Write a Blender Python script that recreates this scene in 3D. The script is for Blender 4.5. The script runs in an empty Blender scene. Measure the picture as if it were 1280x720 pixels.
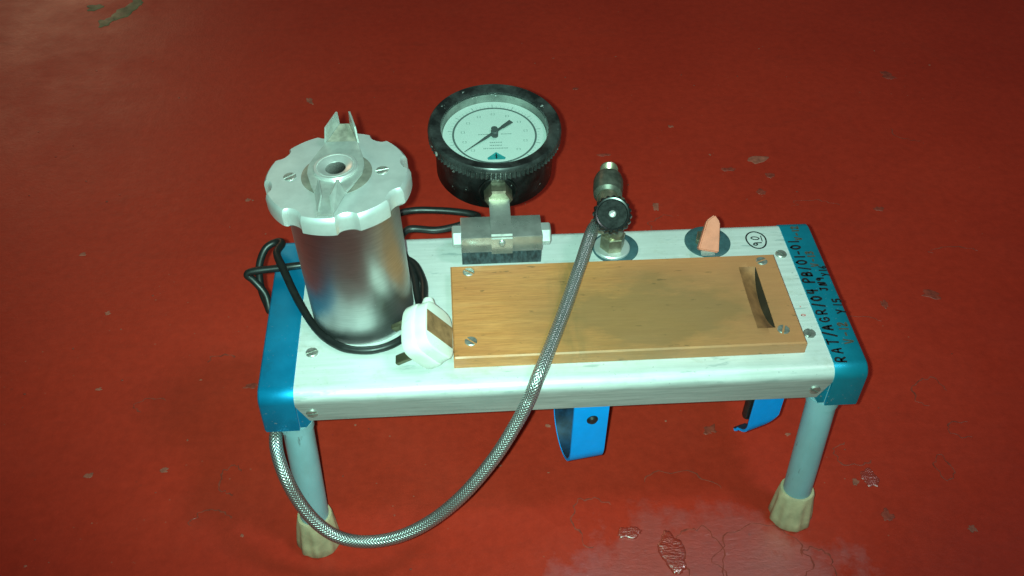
import bpy, bmesh, math, random
from mathutils import Vector, Matrix, noise
random.seed(7)
S = bpy.context.scene
C = S.collection

# ------------------------------------------------------------------ camera
cam_d = bpy.data.cameras.new('camera'); cam = bpy.data.objects.new('camera', cam_d); C.objects.link(cam)
S.camera = cam
right = Vector((0.99750837, -0.06953004, 0.0119429)); up = Vector((0.04004445, 0.69740393, 0.71555866)); fwd = Vector((0.05808185, 0.71329751, -0.69845055))
CAM = Vector((-0.0859, -0.4943, 0.7920))
m = Matrix((right, up, -fwd)).transposed().to_4x4(); m.translation = CAM
cam.matrix_world = m
cam_d.sensor_width = 36.0; cam_d.lens = 36.0 * 1238.2 / 1280.0
cam_d.clip_start = 0.01; cam_d.clip_end = 100

# ------------------------------------------------------------------ world, lamps, exposure
w = bpy.data.worlds.new('World'); S.world = w; w.use_nodes = True
bg = w.node_tree.nodes['Background']; bg.inputs[0].default_value = (0.9, 0.95, 0.9, 1); bg.inputs[1].default_value = 0.045
def lamp(name, kind, loc, energy, color, aim=None, **k):
    l = bpy.data.lights.new(name, kind); o = bpy.data.objects.new(name, l); C.objects.link(o)
    o.location = loc; l.energy = energy; l.color = color
    for a, b in k.items(): setattr(l, a, b)
    if aim is not None: o.rotation_euler = (Vector(aim) - Vector(loc)).to_track_quat('-Z', 'Y').to_euler()
    return o
# the phone's flash, a few centimetres beside its lens
lamp('phone_flash', 'SPOT', CAM - right*0.014 + up*0.002, 58.0, (0.515, 1.0, 0.82), aim=CAM + fwd + up*0.22 - right*0.03, spot_size=math.radians(86), spot_blend=1.0, shadow_soft_size=0.004)
# ceiling lamp of the room, above and right of the photographer
lamp('ceiling_lamp', 'AREA', (1.00, -0.38, 2.6), 14.0, (0.92, 0.97, 1.0), aim=(0.15, 0.05, 0), shape='DISK', size=0.38)
# daylight from a doorway at the far left of the room
lamp('doorway_light', 'AREA', (-2.6, 5.2, 1.9), 20.0, (1.0, 0.62, 0.36), aim=(-0.4, 0.6, 0), shape='RECTANGLE', size=1.2, size_y=1.6)
S.view_settings.view_transform = 'Standard'; S.view_settings.look = 'None'
S.view_settings.exposure = 0.0; S.view_settings.gamma = 1.0; S.view_settings.use_curve_mapping = False
S.render.engine = 'CYCLES'
S.render.resolution_x = 1024; S.render.resolution_y = 576

# ------------------------------------------------------------------ materials
class NT:
    def __init__(s, name):
        s.m = bpy.data.materials.new(name); s.m.use_nodes = True; s.t = s.m.node_tree; s.b = s.t.nodes['Principled BSDF']
        s._co = None
    def n(s, t, **k):
        x = s.t.nodes.new(t)
        for a, b in k.items(): setattr(x, a, b)
        return x
    def l(s, a, b): s.t.links.new(a, b)
    def co(s, kind='Object', scale=(1, 1, 1), rot=(0, 0, 0)):
        tc = s.n('ShaderNodeTexCoord'); mp = s.n('ShaderNodeMapping')
        mp.inputs['Scale'].default_value = scale; mp.inputs['Rotation'].default_value = rot
        s.l(tc.outputs[kind], mp.inputs['Vector']); return mp.outputs[0]
    def noise(s, scale, detail=4, rough=0.55, co=None, dist=0.0):
        x = s.n('ShaderNodeTexNoise'); x.inputs['Scale'].default_value = scale; x.inputs['Detail'].default_value = detail
        x.inputs['Roughness'].default_value = rough; x.inputs['Distortion'].default_value = dist
        if co is not None: s.l(co, x.inputs['Vector'])
        return x.outputs['Fac']
    def voro(s, scale, co=None, feature='F1', rand=1.0):
        x = s.n('ShaderNodeTexVoronoi'); x.feature = feature; x.inputs['Scale'].default_value = scale; x.inputs['Randomness'].default_value = rand
        if co is not None: s.l(co, x.inputs['Vector'])
        return x.outputs['Distance']
    def ramp(s, f, stops):
        r = s.n('ShaderNodeValToRGB'); e = r.color_ramp.elements
        while len(e) < len(stops): e.new(0.5)
        for i, (p, c) in enumerate(stops):
            e[i].position = p; e[i].color = (c, c, c, 1) if not isinstance(c, tuple) else (*c, 1)
        s.l(f, r.inputs[0]); return r.outputs[0]
    def mix(s, f, a, b, mode='MIX'):
        x = s.n('ShaderNodeMix'); x.data_type = 'RGBA'; x.blend_type = mode
        for i, v in ((0, f), (6, a), (7, b)):
            if hasattr(v, 'links'): s.l(v, x.inputs[i])
            elif i == 0: x.inputs[0].default_value = v
            else: x.inputs[i].default_value = (*v, 1)
        return x.outputs[2]
    def math(s, op, a, b=0.0):
        x = s.n('ShaderNodeMath'); x.operation = op
        for i, v in enumerate((a, b)):
            if hasattr(v, 'links'): s.l(v, x.inputs[i])
            else: x.inputs[i].default_value = v
        return x.outputs[0]
    def set(s, **k):
        for a, v in k.items():
            i = s.b.inputs[a.replace('_', ' ')]
            if hasattr(v, 'links'): s.l(v, i)
            elif isinstance(v, tuple): i.default_value = (*v, 1)
            else: i.default_value = v
        return s
    def bump(s, h, strength=0.3, dist=0.001):
        x = s.n('ShaderNodeBump'); x.inputs['Strength'].default_value = strength; x.inputs['Distance'].default_value = dist
        s.l(h, x.inputs['Height']); s.l(x.outputs[0], s.b.inputs['Normal']); return s

def plain(name, col, rough=0.5, metal=0.0, var=0.25, scale=120, bump=0.0, **k):
    n = NT(name)
    f = n.ramp(n.noise(scale, 5, 0.6, n.co()), [(0.3, 1 - var), (0.7, 1 + var*0.3)])
    n.set(Base_Color=n.mix(1.0, col, f, 'MULTIPLY'), Metallic=metal, **k)
    n.set(Roughness=n.math('MULTIPLY', n.ramp(n.noise(scale*0.7, 4, 0.6, n.co()), [(0.3, 0.8), (0.7, 1.2)]), rough))
    if bump: n.bump(n.noise(scale*3, 3, 0.6, n.co()), bump, 0.0004)
    return n.m

def floor_material():
    n = NT('red_oxide_floor_paint'); co = n.co()
    base = n.ramp(n.noise(3.2, 6, 0.6, co), [(0.3, (0.42, 0.0265, 0.0120)), (0.7, (0.51, 0.036, 0.0160))])
    fine = n.ramp(n.noise(90, 5, 0.7, co), [(0.3, 0.87), (0.7, 1.08)])
    base = n.mix(1.0, base, fine, 'MULTIPLY')
    pale = n.ramp(n.noise(7, 8, 0.75, co), [(0.56, 0.0), (0.75, 0.22)])             # dusty wear
    base = n.mix(pale, base, (0.38, 0.05, 0.028))
    scuff = n.ramp(n.noise(11, 7, 0.75, n.co(rot=(0, 0, 0.9), scale=(0.5, 2.2, 1)), 0.6), [(0.57, 0.0), (0.72, 0.35)])
    base = n.mix(scuff, base, (0.27, 0.026, 0.014))
    speck = n.ramp(n.voro(60, n.co(scale=(1, 1.3, 1))), [(0.035, 1.0), (0.07, 0.0)])  # grit
    spm = n.ramp(n.noise(6, 3, 0.5, co), [(0.50, 0.0), (0.62, 0.7)])
    base = n.mix(n.math('MULTIPLY', speck, spm), base, (0.40, 0.13, 0.085))
    dk = n.ramp(n.voro(37, co), [(0.03, 1.0), (0.08, 0.0)])
    dm = n.ramp(n.noise(9, 3, 0.5, co), [(0.55, 0.0), (0.65, 0.5)])
    base = n.mix(n.math('MULTIPLY', dk, dm), base, (0.16, 0.03, 0.02))
    ring = n.ramp(n.voro(5.5, n.co(scale=(1, 1, 1)), 'DISTANCE_TO_EDGE'), [(0.0, 0.0), (0.012, 0.0)])
    n.set(Base_Color=base)
    # trodden wet film in front of the bench
    sx = n.n('ShaderNodeSeparateXYZ'); n.l(co, sx.inputs[0])
    ex = n.math('MULTIPLY', n.math('SUBTRACT', sx.outputs[0], 0.125), 7.0); ey = n.math('MULTIPLY', n.math('ADD', sx.outputs[1], 0.075), 10.5)
    rr = n.math('SQRT', n.math('ADD', n.math('MULTIPLY', ex, ex), n.math('MULTIPLY', ey, ey)))
    rr = n.math('ADD', rr, n.math('MULTIPLY', n.math('SUBTRACT', n.noise(28, 5, 0.6, co), 0.5), 1.3))
    wet = n.ramp(rr, [(0.75, 1.0), (1.02, 0.0)])
    dry = n.ramp(n.noise(8, 7, 0.7, co), [(0.3, 0.34), (0.7, 0.52)])
    n.set(Roughness=n.mix(wet, dry, (0.33, 0.33, 0.33)))
    n.set(Coat_Weight=wet, Coat_Roughness=0.43, Coat_IOR=2.3)
    st = n.noise(150, 4, 0.6, n.co(rot=(0, 0, 0.6), scale=(0.7, 1.8, 1)), 0.4)
    h = n.math('ADD', n.noise(22, 6, 0.6, co), n.math('MULTIPLY', n.noise(260, 3, 0.6, co), 0.35))
    h = n.math('ADD', h, n.math('MULTIPLY', n.math('MULTIPLY', st, wet), 1.3))
    n.bump(h, 0.30, 0.0022)
    n.set(**{'Specular_IOR_Level': n.math('ADD', n.math('MULTIPLY', wet, 0.5), 0.32)})
    return n.m

def wet_material():
    n = NT('wet_red_floor'); co = n.co(rot=(0, 0, 0.5), scale=(0.8, 2.0, 1))
    n.set(Base_Color=n.ramp(n.noise(30, 5, 0.6, n.co()), [(0.3, (0.34, 0.026, 0.014)), (0.7, (0.43, 0.036, 0.019))]))
    n.set(Roughness=n.ramp(n.noise(25, 4, 0.6, co), [(0.35, 0.16), (0.65, 0.34)]))
    h = n.math('ADD', n.noise(130, 4, 0.6, co, 0.3), n.math('MULTIPLY', n.noise(300, 3, 0.6, co), 0.3))
    n.bump(h, 0.7, 0.0030); n.set(**{'Specular_IOR_Level': 0.9}, Coat_Weight=1.0, Coat_Roughness=0.24, Coat_IOR=2.0)
    return n.m

def deck_material():
    n = NT('worn_white_aluminium'); co = n.co()
    br = n.noise(55, 5, 0.65, n.co(scale=(0.35, 6, 6)))
    col = n.ramp(br, [(0.3, (0.56, 0.56, 0.55)), (0.7, (0.67, 0.67, 0.66))])
    gr = n.ramp(n.noise(14, 7, 0.7, co), [(0.47, 0.0), (0.72, 0.45)])
    col = n.mix(gr, col, (0.44, 0.46, 0.42))
    stn = n.ramp(n.noise(32, 6, 0.75, n.co(scale=(0.8, 1.2, 1))), [(0.54, 0.0), (0.70, 0.55)])
    col = n.mix(stn, col, (0.40, 0.38, 0.31))
    sc = n.ramp(n.noise(60, 4, 0.6, n.co(scale=(0.45, 2.2, 2.2))), [(0.63, 0.0), (0.68, 0.6)])
    col = n.mix(sc, col, (0.30, 0.36, 0.36))
    sp = n.ramp(n.noise(420, 2, 0.5, co), [(0.70, 0.0), (0.75, 0.6)])
    col = n.mix(sp, col, (0.25, 0.27, 0.25))
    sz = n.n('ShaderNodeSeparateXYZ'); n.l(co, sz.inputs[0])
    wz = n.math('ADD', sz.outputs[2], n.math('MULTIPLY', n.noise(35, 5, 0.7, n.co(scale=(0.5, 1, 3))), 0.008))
    skirt_shade = n.ramp(n.math('MULTIPLY', n.math('SUBTRACT', 0.2015, wz), 100.0), [(0.10, 0.0), (0.75, 1.0)])      # shade on the skirt painted as a duller tone, with brushed metal streaks
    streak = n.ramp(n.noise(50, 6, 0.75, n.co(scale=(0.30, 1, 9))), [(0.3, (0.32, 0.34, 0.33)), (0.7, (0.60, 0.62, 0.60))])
    col = n.mix(skirt_shade, col, streak)
    n.set(Base_Color=col, Metallic=n.math('MULTIPLY', n.math('ADD', skirt_shade, 0.25), 0.45))
    n.set(Roughness=n.ramp(br, [(0.3, 0.36), (0.7, 0.50)]))
    n.bump(br, 0.12, 0.0004)
    return n.m

def blue_material(name, a, b):
    n = NT(name); co = n.co()
    col = n.ramp(n.noise(20, 5, 0.6, co), [(0.3, a), (0.7, b)])
    chips = n.ramp(n.noise(330, 3, 0.6, co), [(0.655, 0.0), (0.69, 0.75)])
    cm = n.ramp(n.noise(22, 3, 0.5, co), [(0.46, 0.0), (0.58, 1.0)])
    col = n.mix(n.math('MULTIPLY', chips, cm), col, (0.45, 0.62, 0.66))
    grm = n.ramp(n.noise(30, 6, 0.75, n.co(scale=(1, 0.6, 1))), [(0.55, 0.0), (0.75, 0.4)])
    col = n.mix(grm, col, (0.02, 0.12, 0.16))
    n.set(Base_Color=col, Metallic=0.70)
    n.set(Roughness=n.ramp(n.noise(40, 5, 0.6, co), [(0.3, 0.36), (0.7, 0.50)]))
    n.bump(n.noise(500, 3, 0.6, co), 0.06, 0.0003)
    return n.m

def wood_material():
    n = NT('varnished_pine'); co = n.co()
    g = n.noise(16, 6, 0.6, n.co(scale=(0.9, 13, 13)), 0.4)
    col = n.ramp(g, [(0.15, (0.46, 0.160, 0.050)), (0.5, (0.57, 0.220, 0.072)), (0.85, (0.65, 0.275, 0.098))])
    fine = n.ramp(n.noise(60, 4, 0.7, n.co(scale=(1, 16, 16))), [(0.3, 0.74), (0.7, 1.14)])
    col = n.mix(1.0, col, fine, 'MULTIPLY')
    tone = n.ramp(n.noise(7, 4, 0.6, n.co(scale=(1, 1.6, 1))), [(0.42, 0.0), (0.70, 0.5)])
    col = n.mix(tone, col, (0.46, 0.14, 0.058))
    sx0 = n.n('ShaderNodeSeparateXYZ'); n.l(n.co(), sx0.inputs[0])
    col = n.mix(n.ramp(sx0.outputs[0], [(0.04, 0.0), (0.17, 0.75)]), col, (0.43, 0.165, 0.078))
    # handled grime in the middle of the board
    sx = n.n('ShaderNodeSeparateXYZ'); n.l(n.co(), sx.inputs[0])
    gx = n.math('SUBTRACT', 1.0, n.math('MULTIPLY', n.math('ABSOLUTE', n.math('SUBTRACT', sx.outputs[0], 0.075)), 8.0))
    gy = n.math('SUBTRACT', 1.0, n.math('MULTIPLY', n.math('ABSOLUTE', n.math('SUBTRACT', sx.outputs[1], 0.060)), 15.0))
    blot = n.math('MULTIPLY', n.math('MAXIMUM', gx, 0.0), n.math('MAXIMUM', gy, 0.0))
    blot = n.math('MULTIPLY', blot, n.ramp(n.noise(26, 6, 0.7, n.co(rot=(0, 0, 0.7), scale=(0.7, 1.8, 1))), [(0.3, 0.7), (0.65, 2.2)]))
    col = n.mix(n.math('MINIMUM', n.math('MULTIPLY', blot, 0.95), 0.75), col, (0.22, 0.120, 0.052))
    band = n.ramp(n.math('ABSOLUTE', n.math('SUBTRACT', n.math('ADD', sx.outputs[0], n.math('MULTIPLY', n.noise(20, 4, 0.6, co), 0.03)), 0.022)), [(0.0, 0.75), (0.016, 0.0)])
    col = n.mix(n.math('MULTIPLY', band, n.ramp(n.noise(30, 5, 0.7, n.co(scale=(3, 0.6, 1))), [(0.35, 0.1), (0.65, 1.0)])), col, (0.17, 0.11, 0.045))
    ink = n.ramp(n.noise(95, 4, 0.6, n.co(scale=(0.7, 2.4, 2))), [(0.655, 0.0), (0.71, 0.6)])
    col = n.mix(ink, col, (0.12, 0.07, 0.03))
    n.set(Base_Color=col)
    n.set(Roughness=n.ramp(n.noise(40, 5, 0.6, co), [(0.3, 0.36), (0.7, 0.55)]))
    n.bump(g, 0.12, 0.0006)
    return n.m

def steel_material():
    n = NT('brushed_steel'); co = n.co()
    br = n.noise(50, 5, 0.7, n.co(scale=(1.0, 1.0, 14)))
    col = n.ramp(br, [(0.3, (0.46, 0.46, 0.46)), (0.7, (0.60, 0.60, 0.60))])
    sm = n.ramp(n.noise(24, 5, 0.6, co), [(0.45, 0.0), (0.75, 0.4)])
    col = n.mix(sm, col, (0.36, 0.35, 0.33))
    pit = n.ramp(n.noise(170, 3, 0.6, n.co(scale=(1, 1, 0.5))), [(0.73, 0.0), (0.76, 0.8)])
    col = n.mix(pit, col, (0.8, 0.8, 0.8))
    n.set(Base_Color=col, Metallic=1.0, Anisotropic=0.2)
    n.set(Roughness=n.ramp(n.noise(12, 5, 0.6, co), [(0.3, 0.34), (0.7, 0.46)]))
    n.bump(br, 0.05, 0.0003)
    return n.m

def black_paint_material():
    n = NT('chipped_black_enamel'); co = n.co()
    chips = n.ramp(n.noise(120, 5, 0.65, co), [(0.66, 0.0), (0.68, 1.0)])
    smoke = n.ramp(n.noise(35, 5, 0.7, co), [(0.5, (0.004, 0.0045, 0.0045)), (0.85, (0.03, 0.033, 0.033))])
    n.set(Base_Color=n.mix(chips, smoke, (0.30, 0.31, 0.30)))
    n.set(Roughness=n.ramp(n.noise(40, 4, 0.6, co), [(0.3, 0.25), (0.7, 0.45)]))
    return n.m

def braid_material():
    n = NT('braided_steel_hose')
    tc = n.n('ShaderNodeTexCoord'); sp = n.n('ShaderNodeSeparateXYZ'); n.l(tc.outputs['UV'], sp.inputs[0])
    a = n.math('MULTIPLY', sp.outputs[0], 2*math.pi*12); b = n.math('MULTIPLY', sp.outputs[1], 2*math.pi*380)
    s1 = n.math('SINE', n.math('ADD', a, b)); s2 = n.math('SINE', n.math('SUBTRACT', a, b))
    h = n.math('MAXIMUM', s1, s2)
    n.set(Base_Color=n.ramp(n.math('MULTIPLY', n.math('ADD', h, 1.0), 0.5), [(0.30, (0.24, 0.245, 0.245)), (0.75, (0.54, 0.56, 0.55))]), Metallic=0.9, Roughness=0.36)
    n.bump(h, 0.45, 0.0006)
    return n.m

def base_block_material():
    n = NT('streaked_dark_foam'); co = n.co(scale=(1, 1, 0.4))
    f = n.ramp(n.noise(230, 5, 0.7, co), [(0.40, (0.020, 0.024, 0.027)), (0.80, (0.10, 0.14, 0.16))])
    n.set(Base_Color=f, Roughness=0.6); return n.m

def leg_material():
    n = NT('pale_blue_enamel'); co = n.co()
    col = n.ramp(n.noise(25, 5, 0.6, co), [(0.3, (0.22, 0.37, 0.42)), (0.7, (0.27, 0.43, 0.48))])
    sc = n.ramp(n.noise(90, 4, 0.6, n.co(scale=(1.5, 1.5, 0.35))), [(0.62, 0.0), (0.67, 0.75)])
    col = n.mix(sc, col, (0.09, 0.10, 0.10))
    dr = n.ramp(n.noise(40, 6, 0.7, n.co(scale=(1, 1, 0.4))), [(0.5, 0.0), (0.75, 0.4)])
    col = n.mix(dr, col, (0.20, 0.26, 0.26))
    n.set(Base_Color=col, Roughness=0.42); n.bump(n.noise(300, 3, 0.6, co), 0.05, 0.0004); return n.m

def bezel_material():
    n = NT('worn_black_bezel'); co = n.co(); sz = n.n('ShaderNodeSeparateXYZ'); n.l(co, sz.inputs[0])
    rim = n.ramp(n.math('ABSOLUTE', n.math('SUBTRACT', sz.outputs[2], 0.0475)), [(0.003, 0.07), (0.006, 0.0)])     # knurled edge rubbed bare
    chips = n.ramp(n.math('ADD', n.noise(95, 5, 0.65, co), rim), [(0.70, 0.0), (0.73, 1.0)])
    smoke = n.ramp(n.noise(35, 5, 0.7, co), [(0.4, (0.008, 0.009, 0.009)), (0.75, (0.060, 0.066, 0.064))])
    n.set(Base_Color=n.mix(chips, smoke, (0.34, 0.35, 0.34)))
    n.set(Roughness=n.ramp(n.noise(40, 4, 0.6, co), [(0.3, 0.28), (0.7, 0.5)]))
    return n.m
M = dict(
    bezel=bezel_material(),
    floor=floor_material(), wet=wet_material(), deck=deck_material(), wood=wood_material(), steel=steel_material(), black=black_paint_material(),
    braid=braid_material(), leg=leg_material(), blockbase=base_block_material(),
    blue1=blue_material('azure_anodised', (0.002, 0.30, 0.60), (0.006, 0.38, 0.72)),
    blue2=blue_material('teal_anodised', (0.008, 0.35, 0.52), (0.014, 0.43, 0.62)),
    alu=plain('satin_aluminium', (0.74, 0.76, 0.75), 0.36, 0.62, 0.16, 60, 0.05),
    plate=plain('pressed_steel_plate', (0.52, 0.54, 0.51), 0.36, 0.55, 0.25, 130, 0.05),
    earth=plain('tarnished_plate', (0.36, 0.33, 0.27), 0.5, 0.3, 0.5, 160, 0.05),
    slot_shade=plain('painted_slot_shade', (0.035, 0.022, 0.012), 0.7, 0, 0.4, 90),  # near-black brown standing in for the shade deep in the notch
    ramp=plain('dark_cut_wood', (0.30, 0.12, 0.046), 0.6, 0, 0.55, 70, 0.1),  # darker brown than the rest of the board
    ring=plain('dull_seat', (0.27, 0.25, 0.21), 0.5, 0.4, 0.4, 120),
    bright=plain('machined_steel', (0.52, 0.51, 0.48), 0.30, 0.72, 0.25, 90, 0.05),
    nickel=plain('bright_nickel', (0.70, 0.70, 0.68), 0.33, 0.65, 0.15, 90),
    brass=plain('dull_brass', (0.40, 0.36, 0.26), 0.36, 0.85, 0.4, 150, 0.1),
    darkbrass=plain('blackened_brass', (0.14, 0.14, 0.115), 0.42, 0.6, 0.5, 150, 0.15),
    screw=plain('zinc_screw', (0.46, 0.46, 0.42), 0.38, 0.75, 0.4, 300, 0.1),
    rubber=plain('black_rubber', (0.012, 0.013, 0.013), 0.42, 0, 0.4, 200, 0.1),
    knob=plain('black_bakelite', (0.010, 0.011, 0.011), 0.28, 0, 0.3, 200),
    knobface=plain('worn_knob_inlay', (0.022, 0.024, 0.023), 0.85, 0.0, 0.7, 260, Specular_IOR_Level=0.2),
    teal=plain('dark_teal_gasket', (0.045, 0.10, 0.115), 0.5, 0, 0.4, 150),
    dial=plain('dial_enamel', (0.69, 0.69, 0.67), 0.5, 0, 0.04, 40),
    dialwall=plain('grey_inner_ring', (0.30, 0.30, 0.28), 0.35, 0.2, 0.8, 28),  # strong blotches paint in the dark reflections on the inner wall
    ink=plain('grey_dial_ink', (0.13, 0.15, 0.15), 0.6, 0, 0.2, 200),
    paleink=plain('faint_dial_ink', (0.24, 0.28, 0.27), 0.6, 0, 0.2, 200),
    pointer=plain('pointer_grey', (0.10, 0.11, 0.11), 0.4, 0.2, 0.2, 200),
    logo=plain('teal_print', (0.03, 0.33, 0.36), 0.5, 0, 0.3, 200),
    salmon=plain('salmon_plastic', (0.66, 0.20, 0.125), 0.42, 0, 0.15, 120, 0.06),
    plug=plain('white_urea_plastic', (0.80, 0.78, 0.72), 0.32, 0, 0.08, 60),
    label=plain('brown_fuse_label', (0.36, 0.18, 0.085), 0.5, 0, 0.5, 130),
    pin=plain('tarnished_pin', (0.15, 0.13, 0.075), 0.4, 0.7, 0.3, 200),
    ferrule=plain('aged_rubber', (0.55, 0.44, 0.27), 0.6, 0, 0.35, 70, 0.2),
    clip=plain('blue_plastic', (0.0, 0.32, 0.92), 0.6, 0, 0.08, 80, Specular_IOR_Level=0.15),
    clipin=plain('blackened_lining', (0.006, 0.035, 0.085), 0.6, 0, 0.7, 110),
    marker=plain('black_marker', (0.008, 0.008, 0.010), 0.55, 0, 0.3, 300),
    faded=plain('faded_brown_marker', (0.075, 0.06, 0.045), 0.6, 0, 0.4, 300),
    pinkmark=plain('pink_marker', (0.60, 0.16, 0.15), 0.6, 0, 0.3, 300),
    chip=plain('bare_concrete_chip', (0.42, 0.115, 0.075), 0.6, 0, 0.5, 120),
    residue=plain('dried_residue', (0.36, 0.055, 0.034), 0.45, 0, 0.5, 160),
    green=plain('green_paint_spill', (0.16, 0.17, 0.085), 0.5, 0, 0.5, 60),
)
gl = NT('gauge_glass'); tr = gl.n('ShaderNodeBsdfTransparent'); tr.inputs[0].default_value = (0.93, 0.97, 0.96, 1); gs = gl.n('ShaderNodeBsdfGlossy'); gs.inputs['Roughness'].default_value = 0.05
fr_ = gl.n('ShaderNodeLayerWeight'); fr_.inputs[0].default_value = 0.5; fac_ = gl.math('ADD', gl.math('MULTIPLY', gl.math('POWER', fr_.outputs['Facing'], 4.0), 0.5), 0.03); mx = gl.n('ShaderNodeMixShader'); gl.l(fac_, mx.inputs[0]); gl.l(tr.outputs[0], mx.inputs[1]); gl.l(gs.outputs[0], mx.inputs[2])
gl.l(mx.outputs[0], gl.t.nodes['Material Output'].inputs['Surface']); M['glass'] = gl.m

# ------------------------------------------------------------------ mesh helpers
def link(name, me, mat, parent=None, smooth=False, angle=40):
    o = bpy.data.objects.new(name, me); C.objects.link(o)
    if mat: me.materials.append(M[mat])
    if smooth:
        me.polygons.foreach_set('use_smooth', [True]*len(me.polygons))
        me.set_sharp_from_angle(angle=math.radians(angle))
    if parent: o.parent = parent
    return o
def from_bm(name, bm, mat, parent=None, smooth=True, angle=40):
    bmesh.ops.recalc_face_normals(bm, faces=bm.faces)
    me = bpy.data.meshes.new(name); bm.to_mesh(me); bm.free()
    return link(name, me, mat, parent, smooth, angle)
def empty(name, loc, rot=(0, 0, 0)):
    o = bpy.data.objects.new(name, None); C.objects.link(o); o.location = loc; o.rotation_euler = rot; o.empty_display_size = 0.02
    return o
def tag(o, label, cat, group=None):
    o['label'] = label; o['category'] = cat
    if group: o['group'] = group
    return o
def bm_box(bm, c, s, bevel=0.0, rot=None, seg=2):
    t = Matrix.Translation(c) @ (rot.to_4x4() if rot is not None else Matrix.Identity(4)) @ Matrix.Diagonal((*s, 1))
    r = bmesh.ops.create_cube(bm, size=1.0, matrix=t)
    if bevel:
        es = list({e for v in r['verts'] for e in v.link_edges})
        bmesh.ops.bevel(bm, geom=es, offset=bevel, segments=seg, affect='EDGES', profile=0.5)
def basis(d):
    d = Vector(d).normalized(); a = Vector((0, 0, 1)) if abs(d.z) < 0.9 else Vector((1, 0, 0))
    x = a.cross(d).normalized(); return x, d.cross(x), d
def bm_lathe(bm, prof, o=(0, 0, 0), d=(0, 0, 1), n=48, capb=True, capt=True, fr=None):
    """prof: list of (radius, height) along d; fr(angle, i) scales the radius"""
    x, y, z = basis(d) if tuple(d) != (0, 0, 1) else (Vector((1, 0, 0)), Vector((0, 1, 0)), Vector((0, 0, 1)))
    o = Vector(o); rings = []
    for i, (r, h) in enumerate(prof):
        ring = []
        for k in range(n):
            a = 2*math.pi*k/n; rr = r*(fr(a, i) if fr else 1)
            ring.append(bm.verts.new(o + z*h + (x*math.cos(a) + y*math.sin(a))*rr))
        rings.append(ring)
    for p, q in zip(rings, rings[1:]):
        for k in range(n): bm.faces.new((p[k], p[(k+1) % n], q[(k+1) % n], q[k]))
    if capb: bm.faces.new(rings[0][::-1])
    if capt: bm.faces.new(rings[-1])
def lathe(name, prof, mat, parent=None, angle=35, **k):
    bm = bmesh.new(); bm_lathe(bm, prof, **k); return from_bm(name, bm, mat, parent, True, angle)
def bm_prism(bm, pts, z0, z1, bev=0.0):
    """vertical prism of an outline in xy"""
    def ring(z, ins):
        out = []
        n = len(pts); c = (sum(p[0] for p in pts)/n, sum(p[1] for p in pts)/n)
        for x, y in pts:
            dx, dy = x - c[0], y - c[1]; L = math.hypot(dx, dy) or 1
            out.append(bm.verts.new((x - dx/L*ins, y - dy/L*ins, z)))
        return out
    rs = [ring(z0, 0), ring(z1 - bev, 0)] + ([ring(z1, bev)] if bev else [])
    n = len(pts)
    for p, q in zip(rs, rs[1:]):
        for k in range(n): bm.faces.new((p[k], p[(k+1) % n], q[(k+1) % n], q[k]))
    bm.faces.new(rs[0][::-1]); bm.faces.new(rs[-1])
def hexagon(r, a0=0.0): return [(r*math.cos(a0 + math.pi/3*k), r*math.sin(a0 + math.pi/3*k)) for k in range(6)]
def catmull(P, sub=10):
    P = [Vector(p) for p in P]; Q = [P[0]*2 - P[1]] + P + [P[-1]*2 - P[-2]]; out = []
    for i in range(1, len(Q) - 2):
        a, b, c, d = Q[i-1:i+3]
        for k in range(sub):
            t = k/sub
            out.append(0.5*((2*b) + (c - a)*t + (2*a - 5*b + 4*c - d)*t*t + (3*b - a - 3*c + d)*t**3))
    out.append(P[-1]); return out
def tube(name, P, r, mat, parent=None, n=16, sub=12, wob=0.0):
    pts = catmull(P, sub); bm = bmesh.new(); uv = bm.loops.layers.uv.new('UVMap')
    t0 = (pts[1] - pts[0]).normalized(); x, y, _ = basis(t0); rings = []; L = 0; vs = []
    for i, p in enumerate(pts):
        t = (pts[min(i+1, len(pts)-1)] - pts[max(i-1, 0)]).normalized()
        x = (x - t*x.dot(t)).normalized(); y = t.cross(x)
        if i: L += (p - pts[i-1]).length
        vs.append(L)
        rr = r*(1 + wob*noise.noise(p*90))
        rings.append([bm.verts.new(p + (x*math.cos(2*math.pi*k/n) + y*math.sin(2*math.pi*k/n))*rr) for k in range(n)])
    for i in range(len(rings)-1):
        for k in range(n):
            f = bm.faces.new((rings[i][k], rings[i][(k+1) % n], rings[i+1][(k+1) % n], rings[i+1][k]))
            for lp, (u, v) in zip(f.loops, ((k/n, vs[i]), ((k+1)/n, vs[i]), ((k+1)/n, vs[i+1]), (k/n, vs[i+1]))): lp[uv].uv = (u, v)
    bm.faces.new(rings[0][::-1]); bm.faces.new(rings[-1])
    return from_bm(name, bm, mat, parent, True, 60)
def bm_screw(bm, r, h, slot, depth):
    """slotted cheese head lying on z = 0"""
    hw = slot/2
    for s in (1, -1):
        a0 = math.asin(hw/r); arc = [a0 + (math.pi - 2*a0)*k/12 for k in range(13)]
        lo = [bm.verts.new((r*math.cos(a), s*r*math.sin(a), 0)) for a in arc]
        mid = [bm.verts.new((r*math.cos(a), s*r*math.sin(a), h*0.6)) for a in arc]
        top = [bm.verts.new((r*0.86*math.cos(a), s*max(hw, r*0.86*math.sin(a)), h)) for a in arc]
        for p, q in ((lo, mid), (mid, top)):
            for k in range(12): bm.faces.new((p[k], p[k+1], q[k+1], q[k]))
            bm.faces.new((p[12], p[0], q[0], q[12]))
        bm.faces.new(top)
    x = math.sqrt(r*r - hw*hw); v = [bm.verts.new(c) for c in ((-x, -hw, h - depth), (x, -hw, h - depth), (x, hw, h - depth), (-x, hw, h - depth))]
    bm.faces.new(v)
_screws = {}
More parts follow.
